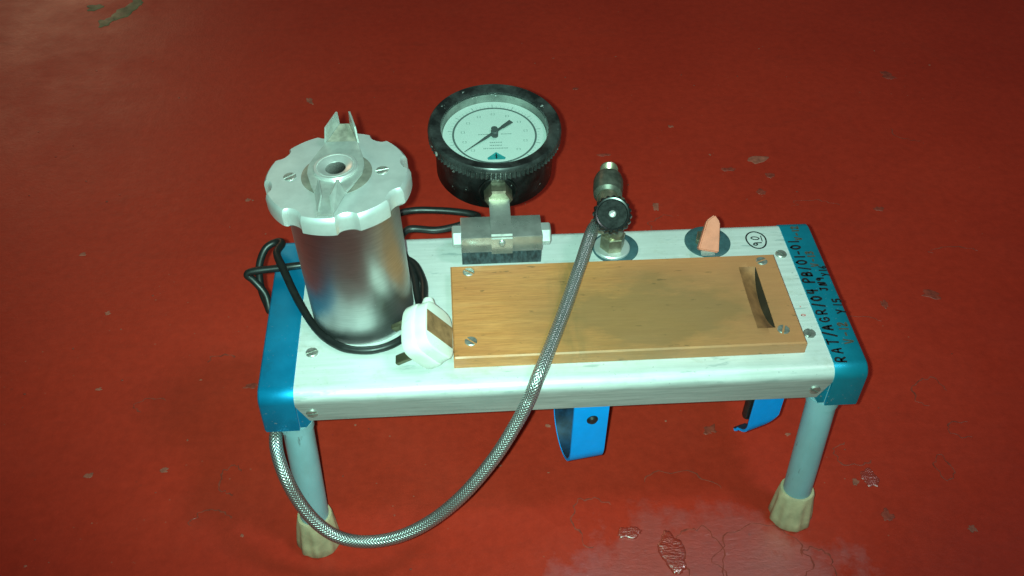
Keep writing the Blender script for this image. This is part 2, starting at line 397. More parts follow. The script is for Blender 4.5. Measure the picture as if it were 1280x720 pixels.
def screw(loc, ang, parent, r=0.005, h=0.0018, rot=None, mat='screw'):
    key = (r, h, mat)
    if key not in _screws:
        bm = bmesh.new(); bm_screw(bm, r, h, r*0.34, h*0.75); o = from_bm('screw', bm, mat, None, True, 30); _screws[key] = o.data
    else:
        o = bpy.data.objects.new('screw', _screws[key]); C.objects.link(o)
    o.parent = parent; o.location = loc
    mrot = Matrix.Rotation(ang, 3, 'Z')
    o.rotation_euler = ((rot @ mrot) if rot is not None else mrot).to_euler()
    return o

# ------------------------------------------------------------------ floor
def floor():
    bm = bmesh.new(); bmesh.ops.create_grid(bm, x_segments=2, y_segments=2, size=4.0)
    o = from_bm('floor', bm, 'floor', None, False); o['kind'] = 'structure'
    return o
FLOOR = floor()
def blob(cx, cy, rx, ry, seed, n=40, rough=0.35, ang=0.0):
    out = []
    for k in range(n):
        a = 2*math.pi*k/n
        f = 1 + rough*(noise.noise(Vector((math.cos(a)*1.4 + seed*7.1, math.sin(a)*1.4, seed))) + 0.5*noise.noise(Vector((math.cos(a)*4 + seed, math.sin(a)*4, seed*3.3))))
        x, y = rx*f*math.cos(a), ry*f*math.sin(a)
        out.append((cx + x*math.cos(ang) - y*math.sin(ang), cy + x*math.sin(ang) + y*math.cos(ang)))
    return out
def floor_patch(name, pts, mat, h=0.0004, dome=0.0):
    bm = bmesh.new(); n = len(pts); c = Vector((sum(p[0] for p in pts)/n, sum(p[1] for p in pts)/n, 0))
    rings = []
    for s, z in ((1.0, 0.0001), (0.97, h + dome*0.45), (0.9, h + dome*0.8), (0.75, h + dome), (0.45, h + dome*0.95)):
        rings.append([bm.verts.new((c.x + (x - c.x)*s, c.y + (y - c.y)*s, z)) for x, y in pts])
    for p, q in zip(rings, rings[1:]):
        for k in range(n): bm.faces.new((p[k], p[(k+1) % n], q[(k+1) % n], q[k]))
    bm.faces.new(rings[-1])
    return from_bm(name, bm, mat, FLOOR, True, 60)
def floor_ring(name, pts, wd, mat, seed, a=0.0, b=1.0, h=0.0004):
    bm = bmesh.new(); n = len(pts); i0, i1 = int(a*n), int(b*n); prev = None; closed = (i1 - i0 >= n)
    cx = sum(p[0] for p in pts)/n; cy = sum(p[1] for p in pts)/n
    for i in range(i0, i1 + 1):
        x, y = pts[i % n]; dx, dy = x - cx, y - cy; L = math.hypot(dx, dy); ww = wd*(0.35 + 0.9*abs(noise.noise(Vector((i*0.31, seed, 0.5)))))
        if not closed and (i == i0 or i == i1): ww *= 0.2
        cur = (bm.verts.new((x + dx/L*ww, y + dy/L*ww, 0.0002)), bm.verts.new((x, y, h + 0.0003)), bm.verts.new((x - dx/L*ww, y - dy/L*ww, 0.0002)))
        if prev:
            bm.faces.new((prev[0], prev[1], cur[1], cur[0])); bm.faces.new((prev[1], prev[2], cur[2], cur[1]))
        prev = cur
    return from_bm(name, bm, mat, FLOOR, True, 60)
# paint chips and spills
for i, (x, y, rx, ry, a, mt) in enumerate([
        (0.3235, 0.5398, 0.013, 0.007, 0.1, 'chip'), (-0.2793, 0.7087, 0.004, 0.008, 0.4, 'chip'), (0.1704, 0.4502, 0.004, 0.007, 0, 'chip'),
        (0.310, 0.470, 0.006, 0.006, 0, 'residue'), (0.33, 0.505, 0.006, 0.005, 0, 'residue'), (0.28, 0.52, 0.009, 0.004, 0, 'residue'),
        (-0.3703, 0.084, 0.004, 0.003, 0.3, 'chip'), (-0.44, 0.082, 0.004, 0.003, 0, 'chip'), (-0.455, 0.19, 0.003, 0.002, 0, 'chip'), (-0.3393, 0.4909, 0.003, 0.003, 0, 'chip'),
        (0.1635, 0.1006, 0.006, 0.007, 0.2, 'residue'), (0.4596, 0.2764, 0.012, 0.007, -0.5, 'residue'), (0.3991, 0.2644, 0.004, 0.006, 0, 'residue'),
        (0.5663, 0.7302, 0.008, 0.012, 0.5, 'residue'), (0.3819, -0.0262, 0.004, 0.004, 0, 'chip'), (0.3085, -0.0088, 0.006, 0.006, 0, 'residue'),
        (0.45, 0.43, 0.006, 0.004, 0, 'residue'), (0.22, 0.62, 0.004, 0.003, 0, 'chip'), (0.12, 0.56, 0.009, 0.003, 0, 'residue'), (0.10, 0.72, 0.004, 0.003, 0, 'residue'),
        (-0.30, 0.185, 0.007, 0.003, 0.2, 'residue'), (-0.52, 0.40, 0.004, 0.003, 0, 'chip'), (-0.47, 0.30, 0.003, 0.003, 0, 'chip'), (-0.10, 0.02, 0.003, 0.003, 0, 'chip'),
        (0.002, 0.115, 0.003, 0.002, 0, 'chip'), (-0.05, 0.07, 0.003, 0.002, 0, 'chip'), (0.24, 0.09, 0.003, 0.002, 0, 'chip'), (0.29, 0.03, 0.003, 0.004, 0, 'chip'),
        (-0.5913, 0.9754, 0.014, 0.030, -0.5, 'green'), (-0.6413, 0.9931, 0.013, 0.010, 0, 'green'), (-0.578, 1.005, 0.010, 0.018, 0.2, 'green'), (-0.612, 0.945, 0.011, 0.014, -0.6, 'green')]):
    floor_patch('paint_spill' if mt == 'green' else 'floor_chip', blob(x, y, rx, ry, i + 1, 22, 0.7, a), mt, 0.0003, 0.0003)
rnd = random.Random(3)
for i in range(110):
    x = rnd.uniform(-0.7, 0.75); y = rnd.uniform(-0.05, 0.85); s = rnd.uniform(0.0005, 0.0016)
    floor_patch('floor_fleck', blob(x, y, s, s*rnd.uniform(0.5, 1.2), i + 50, 9, 0.8), rnd.choice(('chip', 'residue', 'residue')), 0.0003, 0.0003)
# dried puddle outlines
for i, (x, y, rx, ry, a, b) in enumerate([
        (-0.3056, 0.069, 0.010, 0.017, 0.1, 0.85), (-0.3188, 0.0258, 0.016, 0.010, 0.0, 0.6), (0.405, 0.135, 0.020, 0.018, 0.0, 0.7), (0.3815, 0.0407, 0.008, 0.014, 0.0, 1.0),
        (0.36, 0.235, 0.030, 0.012, 0.05, 0.5), (0.42, 0.085, 0.018, 0.010, 0.2, 0.8), (0.30, 0.062, 0.020, 0.014, 0.3, 0.9), (0.0325, 0.004, 0.020, 0.026, 0.1, 0.75),
        (0.115, 0.030, 0.038, 0.022, 0.0, 0.4), (0.1795, -0.046, 0.044, 0.030, 0.0, 1.0), (0.125, -0.040, 0.020, 0.034, 0.0, 1.0), (0.228, -0.055, 0.016, 0.018, 0.9, 1.4), (-0.245, 0.16, 0.018, 0.008, 0.1, 0.6), (0.18, 0.41, 0.022, 0.022, 0.2, 0.9), (0.37, 0.44, 0.030, 0.012, 0.0, 0.5),
        (-0.40, 0.165, 0.016, 0.009, 0.1, 0.7), (-0.335, 0.22, 0.015, 0.010, 0.1, 0.5), (0.55, 0.60, 0.022, 0.030, 0.5, 0.8), (0.51, 0.345, 0.03, 0.01, 0.0, 0.5)]):
    floor_ring('dried_edge', blob(x, y, rx, ry, i + 20, 48, 0.4), 0.0011, 'residue', i, a, b, 0.0001)
# wet patches in front of the bench
for i, (x, y, rx, ry, a, d) in enumerate([
        (0.1006, -0.036, 0.011, 0.021, 0.15, 0.0022), (0.064, -0.012, 0.011, 0.007, 0.1, 0.0018),
        (0.305, 0.034, 0.008, 0.010, 0, 0.0008)]):
    floor_patch('wet_patch', blob(x, y, rx, ry, i + 80, 56, 0.42, a), 'wet', 0.0003, d)

# ------------------------------------------------------------------ the bench
H = 0.202; W = 0.182; RD = 0.010
bench = empty('test_bench', (0, W/2, 0))
tag(bench, 'low white metal bench with blue end covers, pale legs and wooden block on top', 'bench')
def P(o):                                    # keep world coordinates although the root sits at the bench centre
    o.parent = bench; o.matrix_parent_inverse = Matrix.Translation((0, -W/2, 0)); return o
def profile(off, zb, r=RD, n=8):
    """outer channel profile in (y, z), front bottom to back bottom"""
    r = r + off; pts = [(-off, zb)]
    for k in range(n + 1):
        a = math.pi - math.pi/2*k/n; pts.append((-off + r + r*math.cos(a), H + off - r + r*math.sin(a)))
    for k in range(n + 1):
        a = math.pi/2 - math.pi/2*k/n; pts.append((W + off - r + r*math.cos(a), H + off - r + r*math.sin(a)))
    pts.append((W + off, zb)); return pts
def channel(bm, stations, off, th):
    """stations: (x, bottom z, extra inset)"""
    rings = []
    for x, zb, ins in stations:
        o = profile(off - ins, zb); i = profile(off - th, zb, RD)[::-1]
        rings.append([bm.verts.new((x, y, z)) for y, z in o + i])
    n = len(rings[0])
    for p, q in zip(rings, rings[1:]):
        for k in range(n): bm.faces.new((p[k], p[(k+1) % n], q[(k+1) % n], q[k]))
    bm.faces.new(rings[0][::-1]); bm.faces.new(rings[-1])
bm = bmesh.new()
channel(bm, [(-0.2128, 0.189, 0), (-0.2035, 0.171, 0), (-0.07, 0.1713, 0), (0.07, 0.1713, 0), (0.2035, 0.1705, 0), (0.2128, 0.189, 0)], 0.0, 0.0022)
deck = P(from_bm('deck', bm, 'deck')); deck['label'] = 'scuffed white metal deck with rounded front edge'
for s, mt, lab in ((-1, 'blue1', 'bright azure blue end cover'), (1, 'blue2', 'teal blue end cover with black handwriting')):
    bm = bmesh.new()
    st = [(s*0.2126, 0.160, 0), (s*0.2385, 0.160, 0), (s*0.2402, 0.1605, 0.0016)]
    rings = []
    for x, zb, ins in st:
        o = profile(0.0009 - ins, zb); rings.append([bm.verts.new((x, y, z)) for y, z in o])
    inn = [bm.verts.new((s*0.2126, y, z)) for y, z in profile(-0.0014, 0.160)]
    inn2 = [bm.verts.new((s*0.2380, y, z)) for y, z in profile(-0.0014, 0.160)]
    allr = [inn2, inn] + rings
    n = len(inn)
    for p, q in zip(allr, allr[1:]):
        for k in range(n - 1): bm.faces.new((p[k], p[k+1], q[k+1], q[k]))
    bm.faces.new(rings[-1]); bm.faces.new(inn2)
    # tongues behind the white skirt's cut corners, front and back
    for yy in (0.0030, W - 0.0030):
        pts = [(0.2126, 0.197), (0.2126, 0.160), (0.2075, 0.160), (0.2032, 0.167), (0.2032, 0.190)]
        f1 = [bm.verts.new((s*x, yy - 0.0007, z)) for x, z in pts]; f2 = [bm.verts.new((s*x, yy + 0.0007, z)) for x, z in pts]
        bm.faces.new(f1); bm.faces.new(f2[::-1])
        for k in range(5): bm.faces.new((f1[k], f1[(k+1) % 5], f2[(k+1) % 5], f2[k]))
    cov = P(from_bm('end_cover', bm, mt, None, True, 50)); cov['label'] = lab
    if s == 1: COVER = cov
# legs with rubber ferrules
def leg(x, y, fx, fy, seed):
    top = Vector((x, y, 0.190)); foot = Vector((fx, fy, 0.0)); d = (top - foot).normalized()
    bm = bmesh.new(); bm_lathe(bm, [(0.0125, 0.028), (0.0125, 0.150), (0.0125, 0.190)], foot, d, 32)
    bm_lathe(bm, [(0.0136, 0.150), (0.0136, 0.157)], foot, d, 32)
    lg = P(from_bm('leg', bm, 'leg'))
    def fr(a, i):
        rib = 0.055*math.cos(9*a) if i in (1, 2, 3) else 0
        return 1 + rib + 0.03*noise.noise(Vector((math.cos(a)*2, math.sin(a)*2, seed + i*0.6)))
    bm = bmesh.new()
    bm_lathe(bm, [(0.0175, -0.001), (0.0190, 0.002), (0.0182, 0.010), (0.0165, 0.026), (0.0158, 0.036), (0.0148, 0.0385), (0.0127, 0.0385)], foot, d, 72, fr=fr)
    r = from_bm('rubber_foot', bm, 'ferrule', None, True, 50); r.parent = lg; r.location = (0, 0, 0)
    return lg
leg(-0.2175, 0.0180, -0.2165, -0.003, 1.0); leg(0.2175, 0.0180, 0.2165, -0.003, 2.0)
leg(-0.215, 0.165, -0.2155, 0.164, 3.0); leg(0.215, 0.165, 0.2155, 0.164, 4.0)
# deck screws
RX = Matrix.Rotation(math.pi/2, 3, 'X')
for x, y, a in ((-0.201, 0.0436, 0.4), (0.2045, 0.1371, 2.2), (0.2025, 0.0410, 1.2), (-0.201, 0.137, 0.9)): P(screw((x, y, H - 0.0002), a, None, 0.0050))
for x, a in ((-0.2006, 0.2), (0.2000, 2.6)): P(screw((x, 0.0002, 0.180), a, None, 0.0046, 0.0014, RX))

# wooden block with a scooped finger notch
def wood_block():
    x0, x1, y0, y1, t = -0.0886, 0.1925, 0.0205, 0.1255, 0.0120
    z0 = H + 0.0002
    xs = sorted(set([x0, x0 + 0.0012, x1 - 0.0012, x1] + [x0 + (x1 - x0)*k/24 for k in range(1, 24)] + [0.1565 + 0.0152*k/14 for k in range(15)] + [0.17175]))
    ys = sorted(set([y0, y0 + 0.0012, y1 - 0.0012, y1] + [y0 + (y1 - y0)*k/12 for k in range(1, 12)] + [0.038 + 0.072*k/24 for k in range(25)]))
    def zt(x, y):
        z = z0 + t
        if x <= x0 or x >= x1 or y <= y0 or y >= y1: z -= 0.0012
        u = (x - 0.1565)/0.0152; v = (y - 0.038)/0.072
        if 0 <= u <= 1.0001 and 0 < v < 1:
            z -= 0.0098*min(1, u*1.15)*(1 - (2*v - 1)**2)**0.75
        return z
    bm = bmesh.new(); g = [[bm.verts.new((x + (y - 0.073)*0.02*(0 if x < 0.15 or x > 0.175 else 1), y, zt(x, y))) for y in ys] for x in xs]
    for i in range(len(xs) - 1):
        for j in range(len(ys) - 1): bm.faces.new((g[i][j], g[i+1][j], g[i+1][j+1], g[i][j+1]))
    edge = [g[i][0] for i in range(len(xs))] + [g[-1][j] for j in range(1, len(ys))] + [g[i][-1] for i in range(len(xs) - 2, -1, -1)] + [g[0][j] for j in range(len(ys) - 2, 0, -1)]
    low = [bm.verts.new((v.co.x, v.co.y, z0)) for v in edge]; n = len(edge)
    for k in range(n): bm.faces.new((edge[k], low[k], low[(k+1) % n], edge[(k+1) % n]))
    bm.faces.new(low)
    o = P(from_bm('wooden_block', bm, 'wood', None, True, 28)); o['label'] = 'orange brown wooden block with finger notch, screwed to the deck'
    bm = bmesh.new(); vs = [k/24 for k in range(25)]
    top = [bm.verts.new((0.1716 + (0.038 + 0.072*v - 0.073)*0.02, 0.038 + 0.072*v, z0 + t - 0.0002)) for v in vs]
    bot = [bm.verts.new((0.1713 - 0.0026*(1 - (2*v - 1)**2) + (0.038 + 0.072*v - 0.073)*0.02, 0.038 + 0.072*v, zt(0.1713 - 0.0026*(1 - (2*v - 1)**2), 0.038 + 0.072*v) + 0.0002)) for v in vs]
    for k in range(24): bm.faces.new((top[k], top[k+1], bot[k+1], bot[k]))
    from_bm('notch_shade', bm, 'slot_shade', o, True, 60)  # thin dark sheet over the notch wall, its shade put in as colour
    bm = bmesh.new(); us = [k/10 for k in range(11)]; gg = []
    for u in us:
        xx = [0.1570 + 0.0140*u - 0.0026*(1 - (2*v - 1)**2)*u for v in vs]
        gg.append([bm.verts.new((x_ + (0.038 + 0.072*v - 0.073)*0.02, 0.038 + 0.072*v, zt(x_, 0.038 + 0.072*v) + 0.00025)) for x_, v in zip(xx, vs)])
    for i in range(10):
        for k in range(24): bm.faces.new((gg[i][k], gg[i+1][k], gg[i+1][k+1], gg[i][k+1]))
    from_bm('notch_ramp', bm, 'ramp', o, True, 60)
    for x, y, a in ((-0.0733, 0.1170, 2.5), (-0.0745, 0.0372, 2.4), (0.1795, 0.1165, 0.35), (0.1768, 0.0355, 1.2)):
        screw((x, y, z0 + t - 0.0004), a, o, 0.0050, 0.0014)
    return o
wood_block()

# gauge bracket bolted behind the wooden block
def bracket():
    bm = bmesh.new(); bm_box(bm, (-0.0436, 0.1520, H + 0.0235), (0.0700, 0.0280, 0.0170), 0.0008)
    o = P(from_bm('gauge_bracket', bm, 'bright', None, True, 30)); o['label'] = 'machined steel clamp block with side bolts'
    def sub(name, bm, mt, **k):
        q = from_bm(name, bm, mt, None, True, 30); q.parent = o; return q
    bm = bmesh.new(); bm_box(bm, (-0.0436, 0.1525, H + 0.0078), (0.0690, 0.0260, 0.0158), 0.0005); sub('base', bm, 'blockbase')
    for s in (-1, 1):
        bm = bmesh.new(); x, y, z = basis((s, 0, 0)); c = Vector((-0.0436 + s*0.0345, 0.1500, H + 0.0235))
        bm_lathe(bm, [(0.0098, 0), (0.0098, 0.0068), (0.0088, 0.0080)], c, (s, 0, 0), 6); sub('bolt', bm, 'nickel')
    # strip: runs over the block's top and folds down its front
    bm = bmesh.new(); path = [(0.190, H + 0.0385), (0.176, H + 0.0362), (0.166, H + 0.0340), (0.1480, H + 0.0338), (0.1405, H + 0.0332), (0.1370, H + 0.0305), (0.1362, H + 0.0260), (0.1362, H + 0.0145)]
    hw = 0.0090; rings = []
    for k, (y, z) in enumerate(path):
        a = path[max(k-1, 0)]; b = path[min(k+1, len(path)-1)]; ty, tz = b[0]-a[0], b[1]-a[1]; L = math.hypot(ty, tz); ny, nz = -tz/L*-1, ty/L*-1
        th = 0.0018
        rings.append([bm.verts.new((-0.0436 + sx*hw, y + ny*(-th if q else 0), z + nz*(-th if q else 0))) for sx, q in ((-1, 0), (1, 0), (1, 1), (-1, 1))])
    for p, q in zip(rings, rings[1:]):
        for k in range(4): bm.faces.new((p[k], p[(k+1) % 4], q[(k+1) % 4], q[k]))
    bm.faces.new(rings[0]); bm.faces.new(rings[-1][::-1]); sub('strap', bm, 'bright')
    bm = bmesh.new(); bm_lathe(bm, [(0.0030, 0), (0.0028, 0.0012), (0.0016, 0.0020)], (-0.0436, 0.1357, H + 0.0265), (0, -1, 0.35), 16); sub('dimple', bm, 'bright')
bracket()

# toggle switch
def toggle():
    c = (0.1424, 0.1567)
    bm = bmesh.new(); bm_lathe(bm, [(0.0205, 0), (0.0205, 0.0012), (0.0195, 0.0018), (0.009, 0.0018)], (*c, H), n=48)
    o = P(from_bm('toggle_switch', bm, 'teal')); o['label'] = 'toggle switch with salmon red lever on dark round washer'
    def sub(name, bm, mt, ang=30):
        q = from_bm(name, bm, mt, None, True, ang); q.parent = o; return q
    bm = bmesh.new(); bm_prism(bm, [(c[0] + x, c[1] + y) for x, y in hexagon(0.0118, 0.2)], H + 0.0016, H + 0.0062, 0.0006); sub('nut', bm, 'brass')
    bm = bmesh.new(); bm_lathe(bm, [(0.0068, 0.004), (0.0068, 0.0095), (0.0056, 0.0110)], (*c, H), n=28); sub('bushing', bm, 'screw')
    a = Vector((c[0], c[1], H + 0.009)); b = Vector((0.1386, 0.1435, H + 0.0118))
    bm = bmesh.new(); bm_lathe(bm, [(0.0032, -0.002), (0.0032, (b - a).length)], a, (b - a).normalized(), 16)
    bm_box(bm, (0.1375, 0.1370, H + 0.0070), (0.0120, 0.0070, 0.0042), 0.0008); sub('stub', bm, 'nickel')
    # lever: a tapering flat sleeve with a gabled tip
    p0 = Vector((0.1366, 0.1345, H + 0.0095)); p1 = Vector((0.1430, 0.1560, H + 0.0305)); ax = (p1 - p0).normalized()
    sx = (Vector((1, 0.05, 0)) - ax*Vector((1, 0.05, 0)).dot(ax)).normalized(); nz = sx.cross(ax)
    bm = bmesh.new(); L = (p1 - p0).length; rings = []
    out = [(-0.0095, 0), (-0.0058, L*0.86), (0.0003, L*1.06), (0.0060, L*0.88), (0.0090, 0)]
    for q in (1, -1):
        rings.append([bm.verts.new(p0 + sx*x + ax*t + nz*q*(0.0040 - 0.0012*t/L)) for x, t in out])
    bm.faces.new(rings[0]); bm.faces.new(rings[1][::-1])
    for k in range(5): bm.faces.new((rings[0][k], rings[0][(k+1) % 5], rings[1][(k+1) % 5], rings[1][k]))
    bmesh.ops.recalc_face_normals(bm, faces=bm.faces)
    bmesh.ops.bevel(bm, geom=list(bm.edges), offset=0.0011, segments=3, affect='EDGES')
    sub('lever', bm, 'salmon', 40)
toggle()

# spring clips hanging under the deck
def clip(cx, cy, rz, front, curl, rise, hook, label):
    """front: lowest straight z of the arm, curl: radius; the arm hangs at local y = 0 and curls towards +y"""
    path = [(0.0, 0.1985), (0.0, front + curl)]
    for k in range(1, 15):
        a = math.pi + math.radians(rise)*k/14
        path.append((curl + curl*math.cos(a), front + curl + curl*math.sin(a)))
    if hook:
        y, z = path[-1]; path += [(y + 0.001, z - 0.003), (y + 0.004, z - 0.0065)]
    hw = 0.0150; th = 0.0022
    def strip(offa, offb, hw_):
        bm = bmesh.new(); rings = []
        for k, (y, z) in enumerate(path):
            a = path[max(k-1, 0)]; b = path[min(k+1, len(path)-1)]; ty, tz = b[0]-a[0], b[1]-a[1]; L = math.hypot(ty, tz); ny, nz = -tz/L, ty/L
            tp = max(0, (k - 1)/12) if hook else 0; h = hw_*(1 - 0.72*min(1, tp)); cx_ = -hw_*0.55*min(1, tp)
            rings.append([bm.verts.new((cx_ + sx*h, y + ny*q, z + nz*q)) for sx, q in ((-1, offa), (1, offa), (1, offb), (-1, offb))])
        for p, q in zip(rings, rings[1:]):
            for k in range(4): bm.faces.new((p[k], p[(k+1) % 4], q[(k+1) % 4], q[k]))
        bm.faces.new(rings[0]); bm.faces.new(rings[-1][::-1]); return bm
    o = P(from_bm('spring_clip', strip(-th/2, th/2, hw), 'clip', None, True, 40)); o.location = (cx, cy, 0); o.rotation_euler = (0, 0, rz); o['label'] = label
    i = from_bm('lining', strip(th/2 - 0.0002, th/2 + 0.0012, hw*0.97), 'clipin', None, True, 40); i.parent = o
    bm = bmesh.new(); bm_lathe(bm, [(0.0048, 0), (0.0048, 0.0012), (0.0032, 0.0028)], (0.0012, -0.0009, 0.1455), (0, -1, 0), 20)
    if hook:
        bm.free(); bm = bmesh.new(); bm_box(bm, (-0.0118, 0.0070, 0.1520), (0.0110, 0.0080, 0.0520), 0.0035)
        r = from_bm('pad', bm, 'rubber', None, True, 40); r.parent = o
    else:
        r = from_bm('rivet', bm, 'rubber', None, True, 40); r.parent = o
clip(0.0217, 0.0085, math.radians(9), 0.0745, 0.0270, 190, False, 'broad blue spring clip with a black rivet')
clip(0.1725, 0.0150, math.radians(20), 0.0990, 0.0260, 62, True, 'blue spring clip with a curled tip')

# handwriting on the end cover and deck ------------------------------------
GL = {
 'R': [[(0, 0), (0.02, 1), (0.45, 0.95), (0.52, 0.7), (0.40, 0.5), (0.02, 0.45)], [(0.22, 0.46), (0.58, 0)]],
 'A': [[(0, 0), (0.30, 1), (0.62, 0)], [(0.10, 0.38), (0.55, 0.36)]],
 'T': [[(0, 0.98), (0.62, 1)], [(0.32, 1), (0.30, 0)]],
 '/': [[(0, -0.12), (0.38, 1.1)]],
 'G': [[(0.55, 0.85), (0.30, 1), (0.03, 0.65), (0.05, 0.22), (0.30, 0), (0.56, 0.15), (0.56, 0.46), (0.32, 0.46)]],
 '0': [[(0.28, 1), (0.04, 0.75), (0.02, 0.3), (0.26, 0), (0.50, 0.25), (0.52, 0.72), (0.28, 1)]],
 '4': [[(0.12, 1), (0.05, 0.5), (0.52, 0.52)], [(0.42, 1), (0.40, 0)]],
 'P': [[(0.04, 0), (0.04, 1), (0.45, 0.95), (0.50, 0.65), (0.06, 0.48)]],
 'B': [[(0.04, 0), (0.04, 1), (0.42, 0.92), (0.42, 0.62), (0.08, 0.53), (0.52, 0.40), (0.48, 0.06), (0.04, 0)]],
 '1': [[(0.12, 1), (0.10, 0)]],
 '-': [[(0.02, 0.5), (0.42, 0.48)]],
 'V': [[(0, 1), (0.24, 0), (0.55, 1)]],
 'Y': [[(0, 1), (0.25, 0.5)], [(0.56, 1), (0.16, -0.05)]],
 '5': [[(0.52, 1), (0.10, 0.96), (0.08, 0.58), (0.42, 0.58), (0.48, 0.2), (0.22, 0), (0.02, 0.10)]],
 'J': [[(0.08, 1), (0.52, 1)], [(0.38, 1), (0.38, 0.2), (0.20, 0), (0.02, 0.18)]],
 'N': [[(0, 0), (0.03, 0.95), (0.42, 0.05), (0.48, 1)]],
 '9': [[(0.45, 0.80), (0.22, 1), (0.03, 0.75), (0.22, 0.52), (0.46, 0.72), (0.44, 0)]],
 '6': [[(0.42, 1), (0.10, 0.55), (0.05, 0.2), (0.25, 0), (0.46, 0.2), (0.32, 0.46), (0.07, 0.32)]],
 '2': [[(0.03, 0.80), (0.25, 1), (0.46, 0.75), (0.03, 0.03), (0.52, 0.02)]],
 '3': [[(0.05, 0.92), (0.35, 1), (0.42, 0.72), (0.18, 0.54), (0.48, 0.34), (0.34, 0.03), (0.02, 0.08)]],
}
def stroke(bm, pts, wd, z):
    pts = [Vector((x, y, 0)) for x, y in pts]
    if len(pts) > 2: pts = catmull(pts, 5)
    prev = None
    for i, p in enumerate(pts):
        t = (pts[min(i+1, len(pts)-1)] - pts[max(i-1, 0)]).normalized(); n = Vector((-t.y, t.x, 0))*wd/2
        e = t*wd*0.35 if i == len(pts)-1 else (-t*wd*0.35 if i == 0 else Vector())
        cur = (bm.verts.new((p.x + n.x + e.x, p.y + n.y + e.y, z)), bm.verts.new((p.x - n.x + e.x, p.y - n.y + e.y, z)))
        if prev: bm.faces.new((prev[0], prev[1], cur[1], cur[0]))
        prev = cur
def writing(name, txt, x, y, size, adv, mat, parent, z, wd, seed, slope=0.0):
    """runs along +y with the letters' tops towards -x; x is the baseline"""
    r = random.Random(seed); bm = bmesh.new(); q = 0.0
    for ch in txt:
        if ch == ' ': q += adv*0.55; continue
        sz = size*r.uniform(0.92, 1.1); dx = r.uniform(-0.06, 0.06)*size; gw = max(p[0] for s in GL[ch] for p in s)
        sk = r.uniform(-0.05, 0.12)
        for s in GL[ch]:
            stroke(bm, [(x + dx - v*sz + q*slope, y + q + (u + sk*v)*sz*0.95) for u, v in s], wd*r.uniform(0.85, 1.15), z)
        q += adv*(0.35 + 0.65*gw/0.55)
    for f in bm.faces:
        f.normal_update()
        if f.normal.z < 0: f.normal_flip()
    me = bpy.data.meshes.new(name); bm.to_mesh(me); bm.free(); o = link(name, me, mat); o.parent = parent; return o
ZC = H + 0.0009 + 0.0002
writing('handwriting', 'RAT/AGR/04 PB/01-01', 0.2225, 0.0085, 0.0082, 0.0087, 'marker', COVER, ZC, 0.0019, 1, 0.012)
writing('handwriting', 'V-12', 0.2350, 0.028, 0.0070, 0.0080, 'faded', COVER, ZC, 0.0017, 2, 0.03)
writing('handwriting', 'Y15', 0.2390, 0.0615, 0.0072, 0.0086, 'marker', COVER, ZC, 0.0016, 3)
writing('handwriting', 'JN9', 0.2325, 0.0890, 0.0062, 0.0066, 'marker', COVER, ZC, 0.0019, 4)
writing('handwriting', 'Y16', 0.2385, 0.1065, 0.0056, 0.0064, 'marker', COVER, ZC, 0.0013, 5)
writing('handwriting', 'V-13', 0.2330, 0.1190, 0.0060, 0.0068, 'faded', COVER, ZC, 0.0016, 6)
writing('handwriting', 'V-12', 0.2285, 0.1540, 0.0060, 0.0066, 'faded', COVER, ZC + 0.0001, 0.0019, 7)
writing('handwriting', '90', 0.1905, 0.1502, 0.0078, 0.0080, 'marker', deck, H + 0.0002, 0.0012, 8)
bm = bmesh.new()
stroke(bm, [(0.1872 + 0.0088*math.cos(a)*(1 + 0.03*math.sin(3*a)), 0.1572 + 0.0112*math.sin(a)) for a in [2*math.pi*k/24 + 0.4 for k in range(26)]], 0.0014, H + 0.0002)
stroke(bm, [(0.1922, 0.1555), (0.1925, 0.1625)], 0.0009, H + 0.0002)
for f in bm.faces:
    f.normal_update()
    if f.normal.z < 0: f.normal_flip()
me = bpy.data.meshes.new('circle'); bm.to_mesh(me); bm.free(); o = link('ink_circle', me, 'marker'); o.parent = deck
writing('handwriting', '0-', 0.2052, 0.061, 0.0036, 0.0105, 'pinkmark', deck, H + 0.0002, 0.0008, 9)

# ------------------------------------------------------------------ canister with scalloped cap
can = empty('metal_canister', (-0.1615, 0.0900, H), (math.radians(-1.2), math.radians(-3.0), 0))
tag(can, 'brushed steel cylinder with scalloped silver cap and bent plate, standing on the white deck', 'canister')
bm = bmesh.new(); bm_lathe(bm, [(0.0400, -0.0015), (0.0412, 0.0015), (0.0416, 0.004), (0.0416, 0.060), (0.0416, 0.1245)], n=96); from_bm('barrel', bm, 'steel', can, True, 30)
def scallop(a, i):
    k = ((math.degrees(a) - 190) % 45.0); k = min(k, 45 - k)       # eight finger notches
    t = max(0.0, 1 - (k/8.6)**2); return 1 - 0.085*math.sqrt(t)
bm = bmesh.new(); Rc = 0.0542
bm_lathe(bm, [(Rc*0.955, 0.1240), (Rc, 0.1262), (Rc, 0.1355), (Rc*0.982, 0.1385), (Rc*0.955, 0.1400)], n=256, fr=scallop); cap = from_bm('cap', bm, 'alu', can, True, 32)
lathe('seat_ring', [(0.0262, 0.1399), (0.0262, 0.1402), (0.0250, 0.1406), (0.0, 0.1406)], 'ring', cap, capb=False, capt=False)
for x, y, a in ((-0.0345, 0.0005, 0.6), (0.0335, 0.0, 0.2)): screw((x, y, 0.1396), a, cap, 0.0048, 0.0012)
